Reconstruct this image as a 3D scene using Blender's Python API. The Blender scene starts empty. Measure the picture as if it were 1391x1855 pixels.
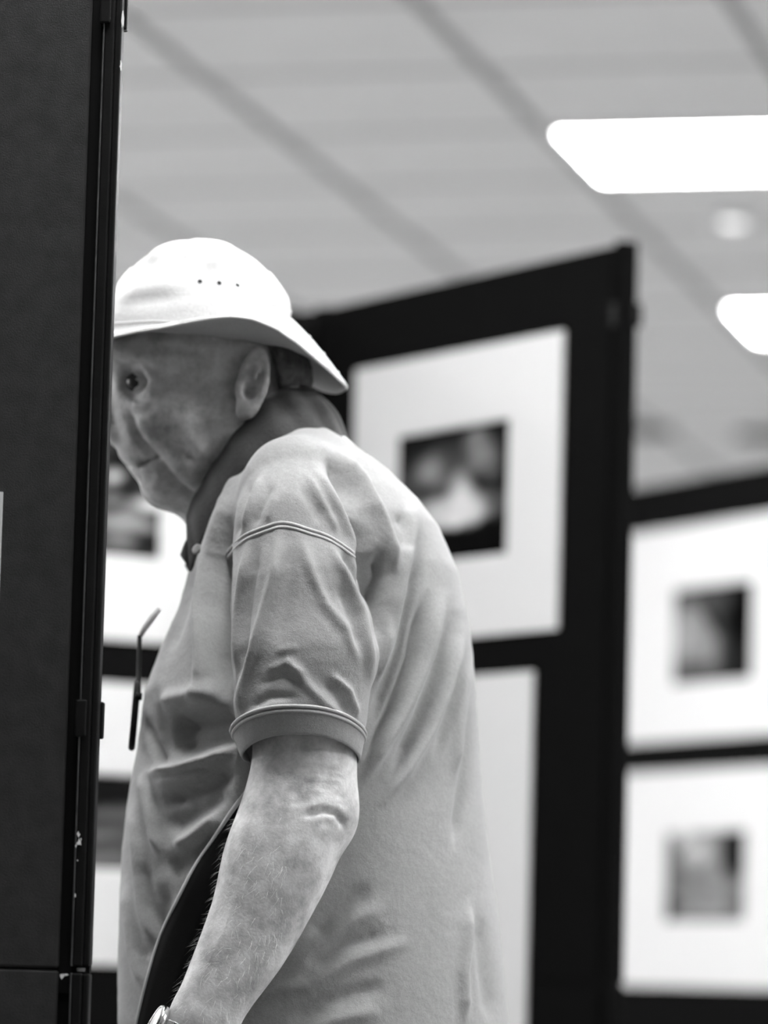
import bpy, bmesh, math, random
import numpy as np
from mathutils import Vector, Matrix
from mathutils.bvhtree import BVHTree

random.seed(4)
rng = np.random.default_rng(4)
scene = bpy.context.scene
col = scene.collection

# ------------------------------------------------------------------ camera
F = 7500.0                                   # focal length in pixels of the 1391 px wide frame
RHO = 0.0267                                 # slight roll of the hand-held camera
PITCH = math.atan((1771 - 927.5) / F)
CZ = 1.0                                     # lens height
PSI = math.radians(13.985)                   # the hall runs 14 degrees off the viewing direction
FOCUS = 3.72

def ray(px, py):
    xc = (px - 695.5) / F; yc = -(py - 927.5) / F
    x = xc * math.cos(RHO) - yc * math.sin(RHO); y = xc * math.sin(RHO) + yc * math.cos(RHO)
    return (x, math.cos(PITCH) - y * math.sin(PITCH), math.sin(PITCH) + y * math.cos(PITCH))
def P(px, py, d):                            # point at distance d in the viewer-aligned ground frame
    r = ray(px, py); return np.array([r[0] * d / r[1], d, CZ + r[2] * d / r[1]])
def PZ(px, py, z):
    r = ray(px, py); k = (z - CZ) / r[2]; return np.array([r[0] * k, r[1] * k, z])
def proj(v):                                 # inverse of P for an (n,3) array
    x = v[:, 0]; y = v[:, 1]; z = v[:, 2] - CZ
    f = y * math.cos(PITCH) + z * math.sin(PITCH)
    u = (-y * math.sin(PITCH) + z * math.cos(PITCH)) / f; x = x / f
    return np.stack([695.5 + F * (x * math.cos(RHO) + u * math.sin(RHO)),
                     927.5 - F * (-x * math.sin(RHO) + u * math.cos(RHO))], 1)
VM = Matrix.Rotation(PSI, 4, 'Z')
def W(v): return VM @ Vector((float(v[0]), float(v[1]), float(v[2])))

cam = bpy.data.cameras.new('camera'); camo = bpy.data.objects.new('camera', cam); col.objects.link(camo)
cam.sensor_fit = 'HORIZONTAL'; cam.sensor_width = 24; cam.lens = 24 * F / 1391
cam.dof.use_dof = True; cam.dof.focus_distance = FOCUS; cam.dof.aperture_fstop = 3.0
cam.clip_start = .05
_r = Vector((1, 0, 0)); _u = Vector((0, -math.sin(PITCH), math.cos(PITCH))); _f = Vector((0, math.cos(PITCH), math.sin(PITCH)))
_cx = math.cos(RHO) * _r + math.sin(RHO) * _u; _cy = -math.sin(RHO) * _r + math.cos(RHO) * _u
m3 = Matrix((_cx, _cy, -_f)).transposed().to_4x4()
camo.matrix_world = Matrix.Translation((0, 0, CZ)) @ VM @ m3
scene.camera = camo

# ------------------------------------------------------------------ world and exposure
wd = bpy.data.worlds.new('world'); scene.world = wd; wd.use_nodes = True
wd.node_tree.nodes['Background'].inputs[0].default_value = (.5, .5, .5, 1)
wd.node_tree.nodes['Background'].inputs[1].default_value = .3
vs = scene.view_settings
vs.view_transform = 'Standard'; vs.look = 'None'; vs.exposure = 0.0; vs.gamma = 1.0; vs.use_curve_mapping = False
LAMP = 52.0                                  # radiance of the ceiling light diffusers

# ------------------------------------------------------------------ materials
def nt(name):
    m = bpy.data.materials.new(name); m.use_nodes = True
    t = m.node_tree; b = t.nodes['Principled BSDF']; return m, t, b
def g(v): return (v, v, v, 1)
def gray(name, v, rough=.7, spec=.3, bump=0, scale=200, var=0, vscale=6, metal=0, sheen=0, detail=3):
    m, t, b = nt(name); N = t.nodes; L = t.links
    b.inputs['Base Color'].default_value = g(v); b.inputs['Roughness'].default_value = rough
    b.inputs['Specular IOR Level'].default_value = spec; b.inputs['Metallic'].default_value = metal
    if sheen: b.inputs['Sheen Weight'].default_value = sheen; b.inputs['Sheen Roughness'].default_value = .5
    tc = N.new('ShaderNodeTexCoord')
    if var:
        n = N.new('ShaderNodeTexNoise'); n.inputs['Scale'].default_value = vscale; n.inputs['Detail'].default_value = detail
        L.new(tc.outputs['Object'], n.inputs['Vector'])
        r = N.new('ShaderNodeMapRange'); r.inputs[1].default_value = .3; r.inputs[2].default_value = .7
        r.inputs[3].default_value = v * (1 - var); r.inputs[4].default_value = v * (1 + var)
        L.new(n.outputs['Fac'], r.inputs[0]); L.new(r.outputs[0], b.inputs['Base Color'])
    if bump:
        n = N.new('ShaderNodeTexNoise'); n.inputs['Scale'].default_value = scale; n.inputs['Detail'].default_value = 2
        L.new(tc.outputs['Object'], n.inputs['Vector'])
        bp = N.new('ShaderNodeBump'); bp.inputs['Strength'].default_value = 1; bp.inputs['Distance'].default_value = bump
        L.new(n.outputs['Fac'], bp.inputs['Height']); L.new(bp.outputs[0], b.inputs['Normal'])
    return m
M = {}
M['tile'] = gray('ceiling_tile', .90, .9, .1, .0008, 90, .03, 3)
M['rail_dark'] = gray('ceiling_runner', .44, .6)
M['rail_light'] = gray('ceiling_cross_tee', .62, .6)
M['wall'] = gray('painted_wall', .5, .8, .2, .0004, 60)
M['floor'] = gray('carpet', .20, .95, .05, .003, 400, .12, 25)
M['trimwhite'] = gray('white_enamel', .85, .35, .4)
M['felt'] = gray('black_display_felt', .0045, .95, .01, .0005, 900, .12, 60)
M['felt_near'] = gray('charcoal_display_felt', .034, .95, .02, .0005, 900, .12, 60)  # same felt for the near board, its stronger light put into the colour
M['rail'] = gray('black_rail_plastic', .005, .45, .13, .0002, 260, .2, 40)
M['rail_far'] = gray('matt_black_rail', .003, .8, .03)  # same rail on the far boards, dimmed through a darker colour
M['lip'] = gray('worn_rail_lip', .05, .4, .3, 0, 200, .4, 90)  # lip colour lightened to stand in for a highlight
M['groove'] = gray('black_groove', .004, .9, .1)
M['chip'] = gray('bare_metal_chip', .75, .35, .6, .0004, 900, metal=.3)
M['mat'] = gray('white_mount_card', .53, .85, .1, .0001, 700)
M['dark'] = gray('dark_fixture', .03, .5)
M['hair'] = gray('grey_hair', .10, .6, .3, .0012, 500, .35, 160)
M['armhair'] = gray('pale_arm_hair', .42, .5)
M['trousers'] = gray('dark_trousers', .05, .85, .2, .0005, 500)
M['shoe'] = gray('black_leather', .02, .35, .5)
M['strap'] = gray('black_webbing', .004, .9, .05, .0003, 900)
M['piping'] = gray('pale_piping', .42, .7)
M['steel'] = gray('polished_steel', .8, .2, .5, metal=1)
M['dial'] = gray('watch_dial', .8, .2, .5)
M['glassframe'] = gray('black_acetate', .006, .6, .08)
M['tip'] = gray('pale_temple_tip', .40, .6)
M['button'] = gray('shirt_button', .14, .4, .5)
M['eye'] = gray('eye_dark', .04, .15, .5)
M['hole'] = gray('eyelet_dark', .01, .6)

def emission(name, s):
    m, t, b = nt(name); b.inputs['Base Color'].default_value = g(.8)
    b.inputs['Emission Color'].default_value = g(1); b.inputs['Emission Strength'].default_value = s; return m
M['spot'] = emission('dim_spot_lens', 1.6)
M['lamp'] = emission('lamp_diffuser', LAMP)

M['daylit'] = emission('frosted_daylit_pane', 1.5)  # panes glow by themselves as the added window light
def glass():
    m, t, b = nt('spectacle_lens'); b.inputs['Base Color'].default_value = g(.9); b.inputs['Roughness'].default_value = .03
    b.inputs['Transmission Weight'].default_value = 1; b.inputs['IOR'].default_value = 1.2; return m
M['lens'] = glass()

def cloth(name, v, var, bumpd):
    m, t, b = nt(name); N = t.nodes; L = t.links
    b.inputs['Roughness'].default_value = .9; b.inputs['Specular IOR Level'].default_value = .12
    b.inputs['Sheen Weight'].default_value = .12; b.inputs['Sheen Roughness'].default_value = .4
    tc = N.new('ShaderNodeTexCoord')
    a = N.new('ShaderNodeTexNoise'); a.inputs['Scale'].default_value = 900; a.inputs['Detail'].default_value = 2
    c = N.new('ShaderNodeTexNoise'); c.inputs['Scale'].default_value = 14; c.inputs['Detail'].default_value = 5
    f = N.new('ShaderNodeTexNoise'); f.inputs['Scale'].default_value = 230; f.inputs['Detail'].default_value = 3
    for n in (a, c, f): L.new(tc.outputs['Object'], n.inputs['Vector'])
    def mr(src, lo, hi, o0, o1):
        r = N.new('ShaderNodeMapRange'); r.inputs[1].default_value = lo; r.inputs[2].default_value = hi
        r.inputs[3].default_value = o0; r.inputs[4].default_value = o1; L.new(src, r.inputs[0]); return r.outputs[0]
    def mul(x, y):
        q = N.new('ShaderNodeMath'); q.operation = 'MULTIPLY'; L.new(x, q.inputs[0]); L.new(y, q.inputs[1]); return q.outputs[0]
    vv = mul(mul(mr(c.outputs['Fac'], .3, .7, v * (1 - var), v * (1 + var)), mr(f.outputs['Fac'], .3, .7, 1 - var, 1 + var)),
             mr(a.outputs['Fac'], .3, .7, .9, 1.1))
    L.new(vv, b.inputs['Base Color'])
    s = N.new('ShaderNodeMath'); s.operation = 'MULTIPLY_ADD'; L.new(f.outputs['Fac'], s.inputs[0]); s.inputs[1].default_value = 1.5
    L.new(a.outputs['Fac'], s.inputs[2])
    bp = N.new('ShaderNodeBump'); bp.inputs['Distance'].default_value = bumpd; L.new(s.outputs[0], bp.inputs['Height'])
    L.new(bp.outputs[0], b.inputs['Normal']); return m
M['shirt'] = cloth('grey_polo_knit', .28, .05, .0003)
M['collar'] = cloth('dark_collar_rib', .05, .06, .0004)
M['cuff'] = cloth('cuff_rib', .28, .05, .0003)
M['seam'] = cloth('seam_thread', .40, .05, .0003)
M['hat'] = cloth('white_cotton_canvas', .54, .02, .0003)
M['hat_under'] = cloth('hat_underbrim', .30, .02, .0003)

def skin():
    m, t, b = nt('aged_skin'); N = t.nodes; L = t.links
    b.inputs['Roughness'].default_value = .55; b.inputs['Specular IOR Level'].default_value = .3
    b.inputs['Subsurface Weight'].default_value = .08; b.inputs['Subsurface Scale'].default_value = .004
    b.inputs['Subsurface Radius'].default_value = (1, 1, 1)
    tc = N.new('ShaderNodeTexCoord')
    a = N.new('ShaderNodeTexNoise'); a.inputs['Scale'].default_value = 38; a.inputs['Detail'].default_value = 6; a.inputs['Roughness'].default_value = .65
    c = N.new('ShaderNodeTexNoise'); c.inputs['Scale'].default_value = 420; c.inputs['Detail'].default_value = 3
    for n in (a, c): L.new(tc.outputs['Object'], n.inputs['Vector'])
    r = N.new('ShaderNodeMapRange'); r.inputs[1].default_value = .32; r.inputs[2].default_value = .66; r.inputs[3].default_value = .29; r.inputs[4].default_value = .66
    L.new(a.outputs['Fac'], r.inputs[0]); L.new(r.outputs[0], b.inputs['Base Color'])
    bp = N.new('ShaderNodeBump'); bp.inputs['Distance'].default_value = .0003; L.new(c.outputs['Fac'], bp.inputs['Height'])
    L.new(bp.outputs[0], b.inputs['Normal']); return m
M['skin'] = skin()

def photo_mat(name, w, h, base, blobs, nscale=8, namp=.25, dist=.12):
    """a printed photograph: soft tonal shapes given in 0..1 picture coordinates (x right, y up)"""
    m, t, b = nt(name); N = t.nodes; L = t.links
    b.inputs['Roughness'].default_value = .8; b.inputs['Specular IOR Level'].default_value = .02
    tc = N.new('ShaderNodeTexCoord'); mp = N.new('ShaderNodeMapping')
    mp.inputs['Scale'].default_value = (1 / w, 1, 1 / h); mp.inputs['Location'].default_value = (.5, 0, .5)
    L.new(tc.outputs['Object'], mp.inputs['Vector'])
    nz = N.new('ShaderNodeTexNoise'); nz.inputs['Scale'].default_value = nscale; nz.inputs['Detail'].default_value = 4
    L.new(mp.outputs[0], nz.inputs['Vector'])
    sub = N.new('ShaderNodeVectorMath'); sub.operation = 'SUBTRACT'; sub.inputs[1].default_value = (.5, .5, .5); L.new(nz.outputs['Color'], sub.inputs[0])
    sc = N.new('ShaderNodeVectorMath'); sc.operation = 'SCALE'; sc.inputs['Scale'].default_value = dist; L.new(sub.outputs[0], sc.inputs[0])
    ad = N.new('ShaderNodeVectorMath'); L.new(mp.outputs[0], ad.inputs[0]); L.new(sc.outputs[0], ad.inputs[1])
    cur = None
    for (cx, cy, rx, ry, rot, val, soft) in blobs:
        q = N.new('ShaderNodeMapping'); q.vector_type = 'TEXTURE'
        q.inputs['Location'].default_value = (cx, 0, cy); q.inputs['Rotation'].default_value = (0, math.radians(-rot), 0); q.inputs['Scale'].default_value = (rx, 1e6, ry)
        L.new(ad.outputs[0], q.inputs['Vector'])
        ln = N.new('ShaderNodeVectorMath'); ln.operation = 'LENGTH'; L.new(q.outputs[0], ln.inputs[0])
        r = N.new('ShaderNodeMapRange'); r.interpolation_type = 'SMOOTHSTEP'
        r.inputs[1].default_value = 1 + soft; r.inputs[2].default_value = max(0, 1 - soft); L.new(ln.outputs['Value'], r.inputs[0])
        mx = N.new('ShaderNodeMix'); mx.data_type = 'FLOAT'; L.new(r.outputs[0], mx.inputs[0])
        if cur is None: mx.inputs[2].default_value = base * .5
        else: L.new(cur, mx.inputs[2])
        mx.inputs[3].default_value = val * .5; cur = mx.outputs[0]
    r = N.new('ShaderNodeMapRange'); r.inputs[1].default_value = .3; r.inputs[2].default_value = .7
    r.inputs[3].default_value = 1 - namp; r.inputs[4].default_value = 1 + namp; L.new(nz.outputs['Fac'], r.inputs[0])
    mu = N.new('ShaderNodeMath'); mu.operation = 'MULTIPLY'; L.new(cur, mu.inputs[0]); L.new(r.outputs[0], mu.inputs[1])
    L.new(mu.outputs[0], b.inputs['Base Color']); return m

# ------------------------------------------------------------------ mesh helpers
def obj(name, me, mat=None, parent=None):
    o = bpy.data.objects.new(name, me); col.objects.link(o)
    if mat is not None and not me.materials: me.materials.append(mat)
    if parent is not None: o.parent = parent
    return o
def tag(o, label=None, cat=None, group=None, kind=None):
    for k, v in (('label', label), ('category', cat), ('group', group), ('kind', kind)):
        if v: o[k] = v
    return o
def empty(name, loc, rz=0):
    o = bpy.data.objects.new(name, None); col.objects.link(o); o.location = loc; o.rotation_euler = (0, 0, rz); o.empty_display_size = .1; return o
def bm_box(bm, x0, x1, y0, y1, z0, z1, bev=0, seg=1):
    vs_ = [bm.verts.new((x, y, z)) for x in (x0, x1) for y in (y0, y1) for z in (z0, z1)]
    fs = [(0, 1, 3, 2), (4, 6, 7, 5), (0, 4, 5, 1), (2, 3, 7, 6), (0, 2, 6, 4), (1, 5, 7, 3)]
    faces = [bm.faces.new([vs_[i] for i in f]) for f in fs]
    if bev:
        es = list({e for f in faces for e in f.edges})
        bmesh.ops.bevel(bm, geom=es, offset=bev, segments=seg, affect='EDGES', profile=.5)
def fin(bm, name, smooth=False):
    bmesh.ops.recalc_face_normals(bm, faces=bm.faces)
    me = bpy.data.meshes.new(name); bm.to_mesh(me); bm.free()
    if smooth: me.shade_smooth()
    return me
def box(name, mat, parent, x0, x1, y0, y1, z0, z1, bev=0, seg=1):
    bm = bmesh.new(); bm_box(bm, x0, x1, y0, y1, z0, z1, bev, seg); return obj(name, fin(bm, name), mat, parent)
def lathe_mesh(name, prof, n=32, smooth=True):
    bm = bmesh.new(); rings = []
    for r, z in prof:
        if r < 1e-6: rings.append([bm.verts.new((0, 0, z))])
        else: rings.append([bm.verts.new((r * math.cos(2 * math.pi * i / n), r * math.sin(2 * math.pi * i / n), z)) for i in range(n)])
    for a, b in zip(rings[:-1], rings[1:]):
        for i in range(n):
            j = (i + 1) % n
            q = [a[i % len(a)], a[j % len(a)], b[j % len(b)], b[i % len(b)]]
            u = []
            for v in q:
                if v not in u: u.append(v)
            if len(u) > 2: bm.faces.new(u)
    return fin(bm, name, smooth)
def tube_mesh(name, pts, rad, n=8, flat=None, closed=False):
    """swept tube; rad a number or list; flat=(nx,ny,nz,k) squashes along that direction"""
    pts = [Vector(p) for p in pts]; k = len(pts); bm = bmesh.new(); rings = []
    up = None
    for i, p in enumerate(pts):
        if closed: t = (pts[(i + 1) % k] - pts[i - 1]).normalized()
        else: t = (pts[min(i + 1, k - 1)] - pts[max(i - 1, 0)]).normalized()
        if up is None: up = t.orthogonal().normalized()
        up = (up - up.dot(t) * t).normalized(); s = t.cross(up)
        r = rad[i] if hasattr(rad, '__len__') else rad
        ring = []
        for j in range(n):
            a = 2 * math.pi * j / n; off = r * (math.cos(a) * up + math.sin(a) * s)
            if flat: nn = Vector(flat[:3]); off -= nn * off.dot(nn) * (1 - flat[3])
            ring.append(bm.verts.new(p + off))
        rings.append(ring)
    prs = list(zip(rings[:-1], rings[1:])) + ([(rings[-1], rings[0])] if closed else [])
    for a, b in prs:
        for j in range(n): bm.faces.new((a[j], a[(j + 1) % n], b[(j + 1) % n], b[j]))
    if not closed: bm.faces.new(rings[0]); bm.faces.new(rings[-1])
    return fin(bm, name, True)

# ------------------------------------------------------------------ the hall
T = .61; X0 = -1.89; Y0 = 8.945; CEIL = 2.9
I0, I1, J0, J1 = -9, 12, -20, 19             # tile columns / rows of the whole hall
XA, XB, YA, YB = X0 + I0 * T, X0 + I1 * T, Y0 + J0 * T, Y0 + J1 * T
def struct(o): o['kind'] = 'structure'; return o
fl = struct(box('floor', M['floor'], None, XA, XB, YA, YB, -.1, 0))
WIN = [(-.6 + 2.4 * k, 1.3 + 2.4 * k) for k in range(4)]; WZ = (.85, 2.45)  # unseen windows, added to match the light from the left
wl = struct(obj('wall_left', None or bpy.data.meshes.new('wall_left'), None))
bm = bmesh.new(); yy = YA
for a, b in WIN + [(YB, YB)]:
    bm_box(bm, XA - .15, XA, yy, a, 0, CEIL + .1); yy = b
for a, b in WIN:
    bm_box(bm, XA - .15, XA, a, b, 0, WZ[0]); bm_box(bm, XA - .15, XA, a, b, WZ[1], CEIL + .1)
bmesh.ops.recalc_face_normals(bm, faces=bm.faces); bm.to_mesh(wl.data); bm.free(); wl.data.materials.append(M['wall'])
for k, (a, b) in enumerate(WIN):
    wo = struct(empty('window_%d' % (k + 1), (XA - .08, (a + b) / 2, WZ[0]))); h = (b - a) / 2; hh = WZ[1] - WZ[0]
    bm = bmesh.new()
    for q in ((-h, h, 0, .06), (-h, h, hh - .06, hh), (-h, -h + .06, .06, hh - .06), (h - .06, h, .06, hh - .06), (-.025, .025, .06, hh - .06)): bm_box(bm, -.04, .04, q[0], q[1], q[2], q[3])
    obj('window_frame', fin(bm, 'window_frame'), M['trimwhite'], wo)
    for sg in (-1, 1):
        q = sorted((sg * .025, sg * (h - .06))); box('pane', M['daylit'], wo, -.03, -.022, q[0], q[1], .06, hh - .06)
struct(box('wall_right', M['wall'], None, XB, XB + .15, YA, YB, 0, CEIL + .1))
struct(box('wall_back', M['wall'], None, XA - .15, XB + .15, YB, YB + .15, 0, CEIL + .1))
struct(box('wall_front', M['wall'], None, XA - .15, XB + .15, YA - .15, YA, 0, CEIL + .1))
struct(box('baseboard_left', M['trimwhite'], None, XA, XA + .015, YA, YB, 0, .1, .004))
struct(box('baseboard_right', M['trimwhite'], None, XB - .015, XB, YA, YB, 0, .1, .004))
struct(box('baseboard_back', M['trimwhite'], None, XA + .015, XB - .015, YB - .015, YB, 0, .1, .004))
ceil = struct(box('ceiling', M['rail_light'], None, XA - .15, XB + .15, YA - .15, YB + .15, CEIL + .03, CEIL + .12))
bm = bmesh.new(); hw = T / 2 - .010
bm_box(bm, -hw, hw, -hw, hw, .004, .028)
# sloping tegular edge
for v in bm.verts:
    if v.co.z < .01: v.co.x *= .985; v.co.y *= .985
tile_me = fin(bm, 'ceiling_tile'); tile_me.materials.append(M['tile'])
LIT = {(i, j) for i in (-8, -4, 0, 4, 8) for j in range(-8, 19, 4)} | {(i, j) for i in (-7, -3, 1, 5, 9) for j in (-10, -6)}  # unseen panels; staggered columns added to light the man and near board
LIT -= {(-3, -6), (-3, -10)}
LIT = {(i, j) for (i, j) in LIT if I0 <= i < I1 and J0 <= j < J1}
cells = []
for i in range(I0, I1):
    for j in range(J0, J1):
        if (i, j) in LIT: continue
        c = Vector((X0 + (i + .5) * T, Y0 + (j + .5) * T, CEIL))
        v = VM.inverted() @ c
        vis = False
        if v.y > 2:
            q = proj(np.array([[v.x, v.y, v.z]]))[0]; vis = -500 < q[0] < 1900 and -500 < q[1] < 1100
        cells.append((0 if vis else 1, v.y if v.y > 2 else 99, c))
cells.sort(key=lambda q: (q[0], q[1]))
rest = bmesh.new()
for n, (nv, d, c) in enumerate(cells):
    if n < 290:
        o = obj('ceiling_tile', tile_me, None, ceil); o.location = c
    else:
        k = len(rest.verts); rest.from_mesh(tile_me); rest.verts.ensure_lookup_table()
        bmesh.ops.translate(rest, verts=rest.verts[k:], vec=c)
o = obj('distant_ceiling_tiles', fin(rest, 'distant_ceiling_tiles'), M['tile'], ceil); o['kind'] = 'stuff'
for i in range(I0, I1 + 1):
    x = X0 + i * T; box('runner', M['rail_dark'], ceil, x - .012, x + .012, YA, YB, CEIL - .002, CEIL + .03)
for j in range(J0, J1 + 1):
    y = Y0 + j * T; box('cross_tee', M['rail_light'], ceil, XA, XB, y - .010, y + .010, CEIL, CEIL + .03)

# recessed light panels
bm = bmesh.new(); h2 = T / 2 - .012
for (a0, a1, b0, b1) in ((-h2, h2, -h2, -h2 + .02), (-h2, h2, h2 - .02, h2), (-h2, -h2 + .02, -h2 + .02, h2 - .02), (h2 - .02, h2, -h2 + .02, h2 - .02)):
    bm_box(bm, a0, a1, b0, b1, -.003, .028)
lf_me = fin(bm, 'light_frame'); lf_me.materials.append(M['trimwhite'])
bm = bmesh.new(); bm_box(bm, -h2 + .02, h2 - .02, -h2 + .02, h2 - .02, .002, .024); ld_me = fin(bm, 'diffuser'); ld_me.materials.append(M['lamp'])
for (i, j) in sorted(LIT):
    c = (X0 + (i + .5) * T, Y0 + (j + .5) * T, CEIL)
    e = empty('ceiling_light', c); obj('light_frame', lf_me, None, e); obj('diffuser', ld_me, None, e)
    if (i, j) == (0, 0): lab = 'large bright square ceiling light panel above the black boards at upper right'; gp = None
    elif (i, j) == (0, 4): lab = 'smaller bright ceiling light panel cut by the right edge, below the larger one'; gp = None
    else: lab = 'square ceiling light panel of the hall outside the picture'; gp = 'ceiling lights outside the picture'
    tag(e, lab, 'ceiling light', gp)

# glowing spot lamp and two dark downlights
c = W(PZ(1328, 392, CEIL)); e = empty('spot_lamp', (c.x, c.y, CEIL - .002))
obj('housing', lathe_mesh('housing', [(0, 0), (.052, 0), (.052, -.010), (.046, -.016), (.036, -.016), (.036, -.010), (0, -.010)]), M['trimwhite'], e)
obj('lit_lens', lathe_mesh('lit_lens', [(.035, -.011), (.031, -.018), (.018, -.022), (0, -.023)]), M['spot'], e)
tag(e, 'small round glowing spot lamp on the ceiling below the large light panel', 'spot lamp')
for (a, b, lab) in ((1165, 778, 'small dark downlight on the ceiling beside the tall board edge'), (1387, 786, 'small dark downlight on the ceiling at the right picture edge')):
    c = W(PZ(a, b, CEIL)); e = empty('downlight', (c.x, c.y, CEIL - .002))
    obj('rim', lathe_mesh('rim', [(.082, 0), (.110, 0), (.110, -.006), (.082, -.012), (.082, 0)]), M['dark'], e)
    obj('baffle', lathe_mesh('baffle', [(.083, -.010), (.070, .001), (0, .001)]), M['dark'], e)
    tag(e, lab, 'downlight', 'dark downlights')

# ------------------------------------------------------------------ display boards
TOP = 2.0
class Board:
    """upright black felt board, two panels high; left foot at a, right foot at b in the viewer ground frame"""
    def __init__(s, a, b, label, clips, split=1.0, felt='felt'):
        s.a = np.array(a[:2], float); s.b = np.array(b[:2], float)
        dv = s.b - s.a; s.w = float(np.hypot(*dv)); s.dir = dv / s.w; s.nrm = np.array([s.dir[1], -s.dir[0]])   # towards viewer
        s.rz = PSI + math.atan2(dv[1], dv[0])
        c = W((s.a[0], s.a[1], 0)); s.root = empty('display_board', (c.x, c.y, 0), s.rz)
        tag(s.root, label, 'display board', 'black exhibition boards')
        R = s.root; w = s.w; th = .012
        for nm, z0, z1 in (('lower_panel', .07, split - .0008), ('upper_panel', split + .0008, TOP - .004)):
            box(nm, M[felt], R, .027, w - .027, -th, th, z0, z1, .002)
        for z0, z1 in ((.02, split - .003), (split + .003, TOP)):
            for sd in (0, 1):
                bm = bmesh.new()
                f = (lambda x: x) if sd == 0 else (lambda x: w - x)
                def bx(x0, x1, y0, y1, bev):
                    q = sorted((f(x0), f(x1))); bm_box(bm, q[0], q[1], y0, y1, z0, z1, bev, 2)
                bx(0, .0068, -.0125, .0125, .002)           # outer rib
                bx(.0062, .0152, -.0148, .0148, .0016)      # main rib, a little prouder
                obj('rail', fin(bm, 'rail'), M['rail' if felt == 'felt_near' else 'rail_far'], R)
                bm = bmesh.new(); bx(.0150, .0163, -.0158, .0158, .0003)      # thin inner lip, the near board's highlight put into its colour
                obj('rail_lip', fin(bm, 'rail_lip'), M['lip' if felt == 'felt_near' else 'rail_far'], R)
                box('groove', M['groove'], R, min(f(.0165), f(.0275)), max(f(.0165), f(.0275)), -.006, .006, z0, z1)
        box('joint_bar', M['groove'], R, .0005, w - .0005, -.008, .008, split - .02, split + .02)
        for sd in (0, 1):
            f = (lambda x: x) if sd == 0 else (lambda x: w - x)
            for zc in clips:
                bm = bmesh.new()
                q = sorted((f(.010), f(.0195))); bm_box(bm, q[0], q[1], -.0185, .0185, zc - .016, zc + .016, .0015, 2)
                q = sorted((f(-.0028), f(.012))); bm_box(bm, q[0], q[1], .006, .0185, zc - .016, zc + .016, .0015, 2)
                obj('hinge_clip', fin(bm, 'hinge_clip'), M['rail'], R)
            bm = bmesh.new(); q = sorted((f(.002), f(.022))); bm_box(bm, q[0], q[1], -.16, .16, 0, .02, .004, 2)
            obj('foot', fin(bm, 'foot'), M['rail'], R)
    def uz(s, px, py):                       # where the sight line of a pixel meets the board face
        r = ray(px, py); n = s.nrm; o_ = s.a + n * .012
        k = (o_ @ n) / (r[0] * n[0] + r[1] * n[1])
        p = np.array([r[0] * k, r[1] * k]); return float((p - o_) @ s.dir), CZ + r[2] * k

def matted(board, u0, u1, z0, z1, pu0, pu1, pz0, pz1, label, pm, group='matted photographs'):
    cx = (u0 + u1) / 2; cz = (z0 + z1) / 2
    q = board.a + board.dir * cx + board.nrm * .0122
    c = W((q[0], q[1], cz)); R = empty('matted_photograph', (c.x, c.y, cz), board.rz); tag(R, label, 'photograph', group)
    a, b, e, f = u0 - cx, u1 - cx, z0 - cz, z1 - cz; pa, pb, pe, pf = pu0 - cx, pu1 - cx, pz0 - cz, pz1 - cz
    t = .004; bv = .003
    bm = bmesh.new()
    out = [(a, e), (b, e), (b, f), (a, f)]; inn = [(pa, pe), (pb, pe), (pb, pf), (pa, pf)]
    inb = [(pa - bv * -1, pe + bv), (pb - bv, pe + bv), (pb - bv, pf - bv), (pa + bv, pf - bv)]
    vo = [bm.verts.new((x, -t, z)) for x, z in out]; vb = [bm.verts.new((x, 0, z)) for x, z in out]
    vi = [bm.verts.new((x, -t, z)) for x, z in inn]; vd = [bm.verts.new((x, -.0012, z)) for x, z in inb]
    for i in range(4):
        j = (i + 1) % 4
        bm.faces.new((vo[i], vo[j], vi[j], vi[i])); bm.faces.new((vb[i], vb[j], vo[j], vo[i])); bm.faces.new((vi[i], vi[j], vd[j], vd[i]))
    bm.faces.new(vb)
    obj('mount', fin(bm, 'mount'), M['mat'], R)
    bm = bmesh.new(); hw_, hh = (pb - pa) / 2, (pf - pe) / 2; bm_box(bm, -hw_, hw_, -.0004, .0004, -hh, hh)
    p = obj('photo_print', fin(bm, 'photo_print'), pm(pb - pa, pf - pe), R); p.location = ((pa + pb) / 2, -.0014, (pe + pf) / 2)
    return R

cA = PZ(582, 560, TOP); eA = PZ(1144, 437, TOP)
A = Board(cA, eA, 'tall black display board right behind the man, with a free outer edge', (1.90, .35))
dirB = np.array([-.80, -.50]); dirB /= np.hypot(*dirB)
gapv = np.array([.002, .036])
B = Board(cA[:2] + gapv + dirB * .95, cA[:2] + gapv, 'black display board behind the face, meeting the taller-looking board at a corner', (1.90, .35))
c0 = PZ(1145, 885, TOP)[:2]; c1 = PZ(1391, 842, TOP)[:2]; dC = (c1 - c0) / np.hypot(*(c1 - c0))
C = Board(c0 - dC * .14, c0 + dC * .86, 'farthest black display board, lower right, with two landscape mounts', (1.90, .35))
dD = 3.60
rD = P(193, 930, dD)[0]
D = Board((rD - .95, dD + .02), (rD, dD), 'near black display board in sharp focus along the left edge', (P(205, 18, dD)[2] + .0, P(160, 1303, dD)[2], .35), felt='felt_near')

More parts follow.
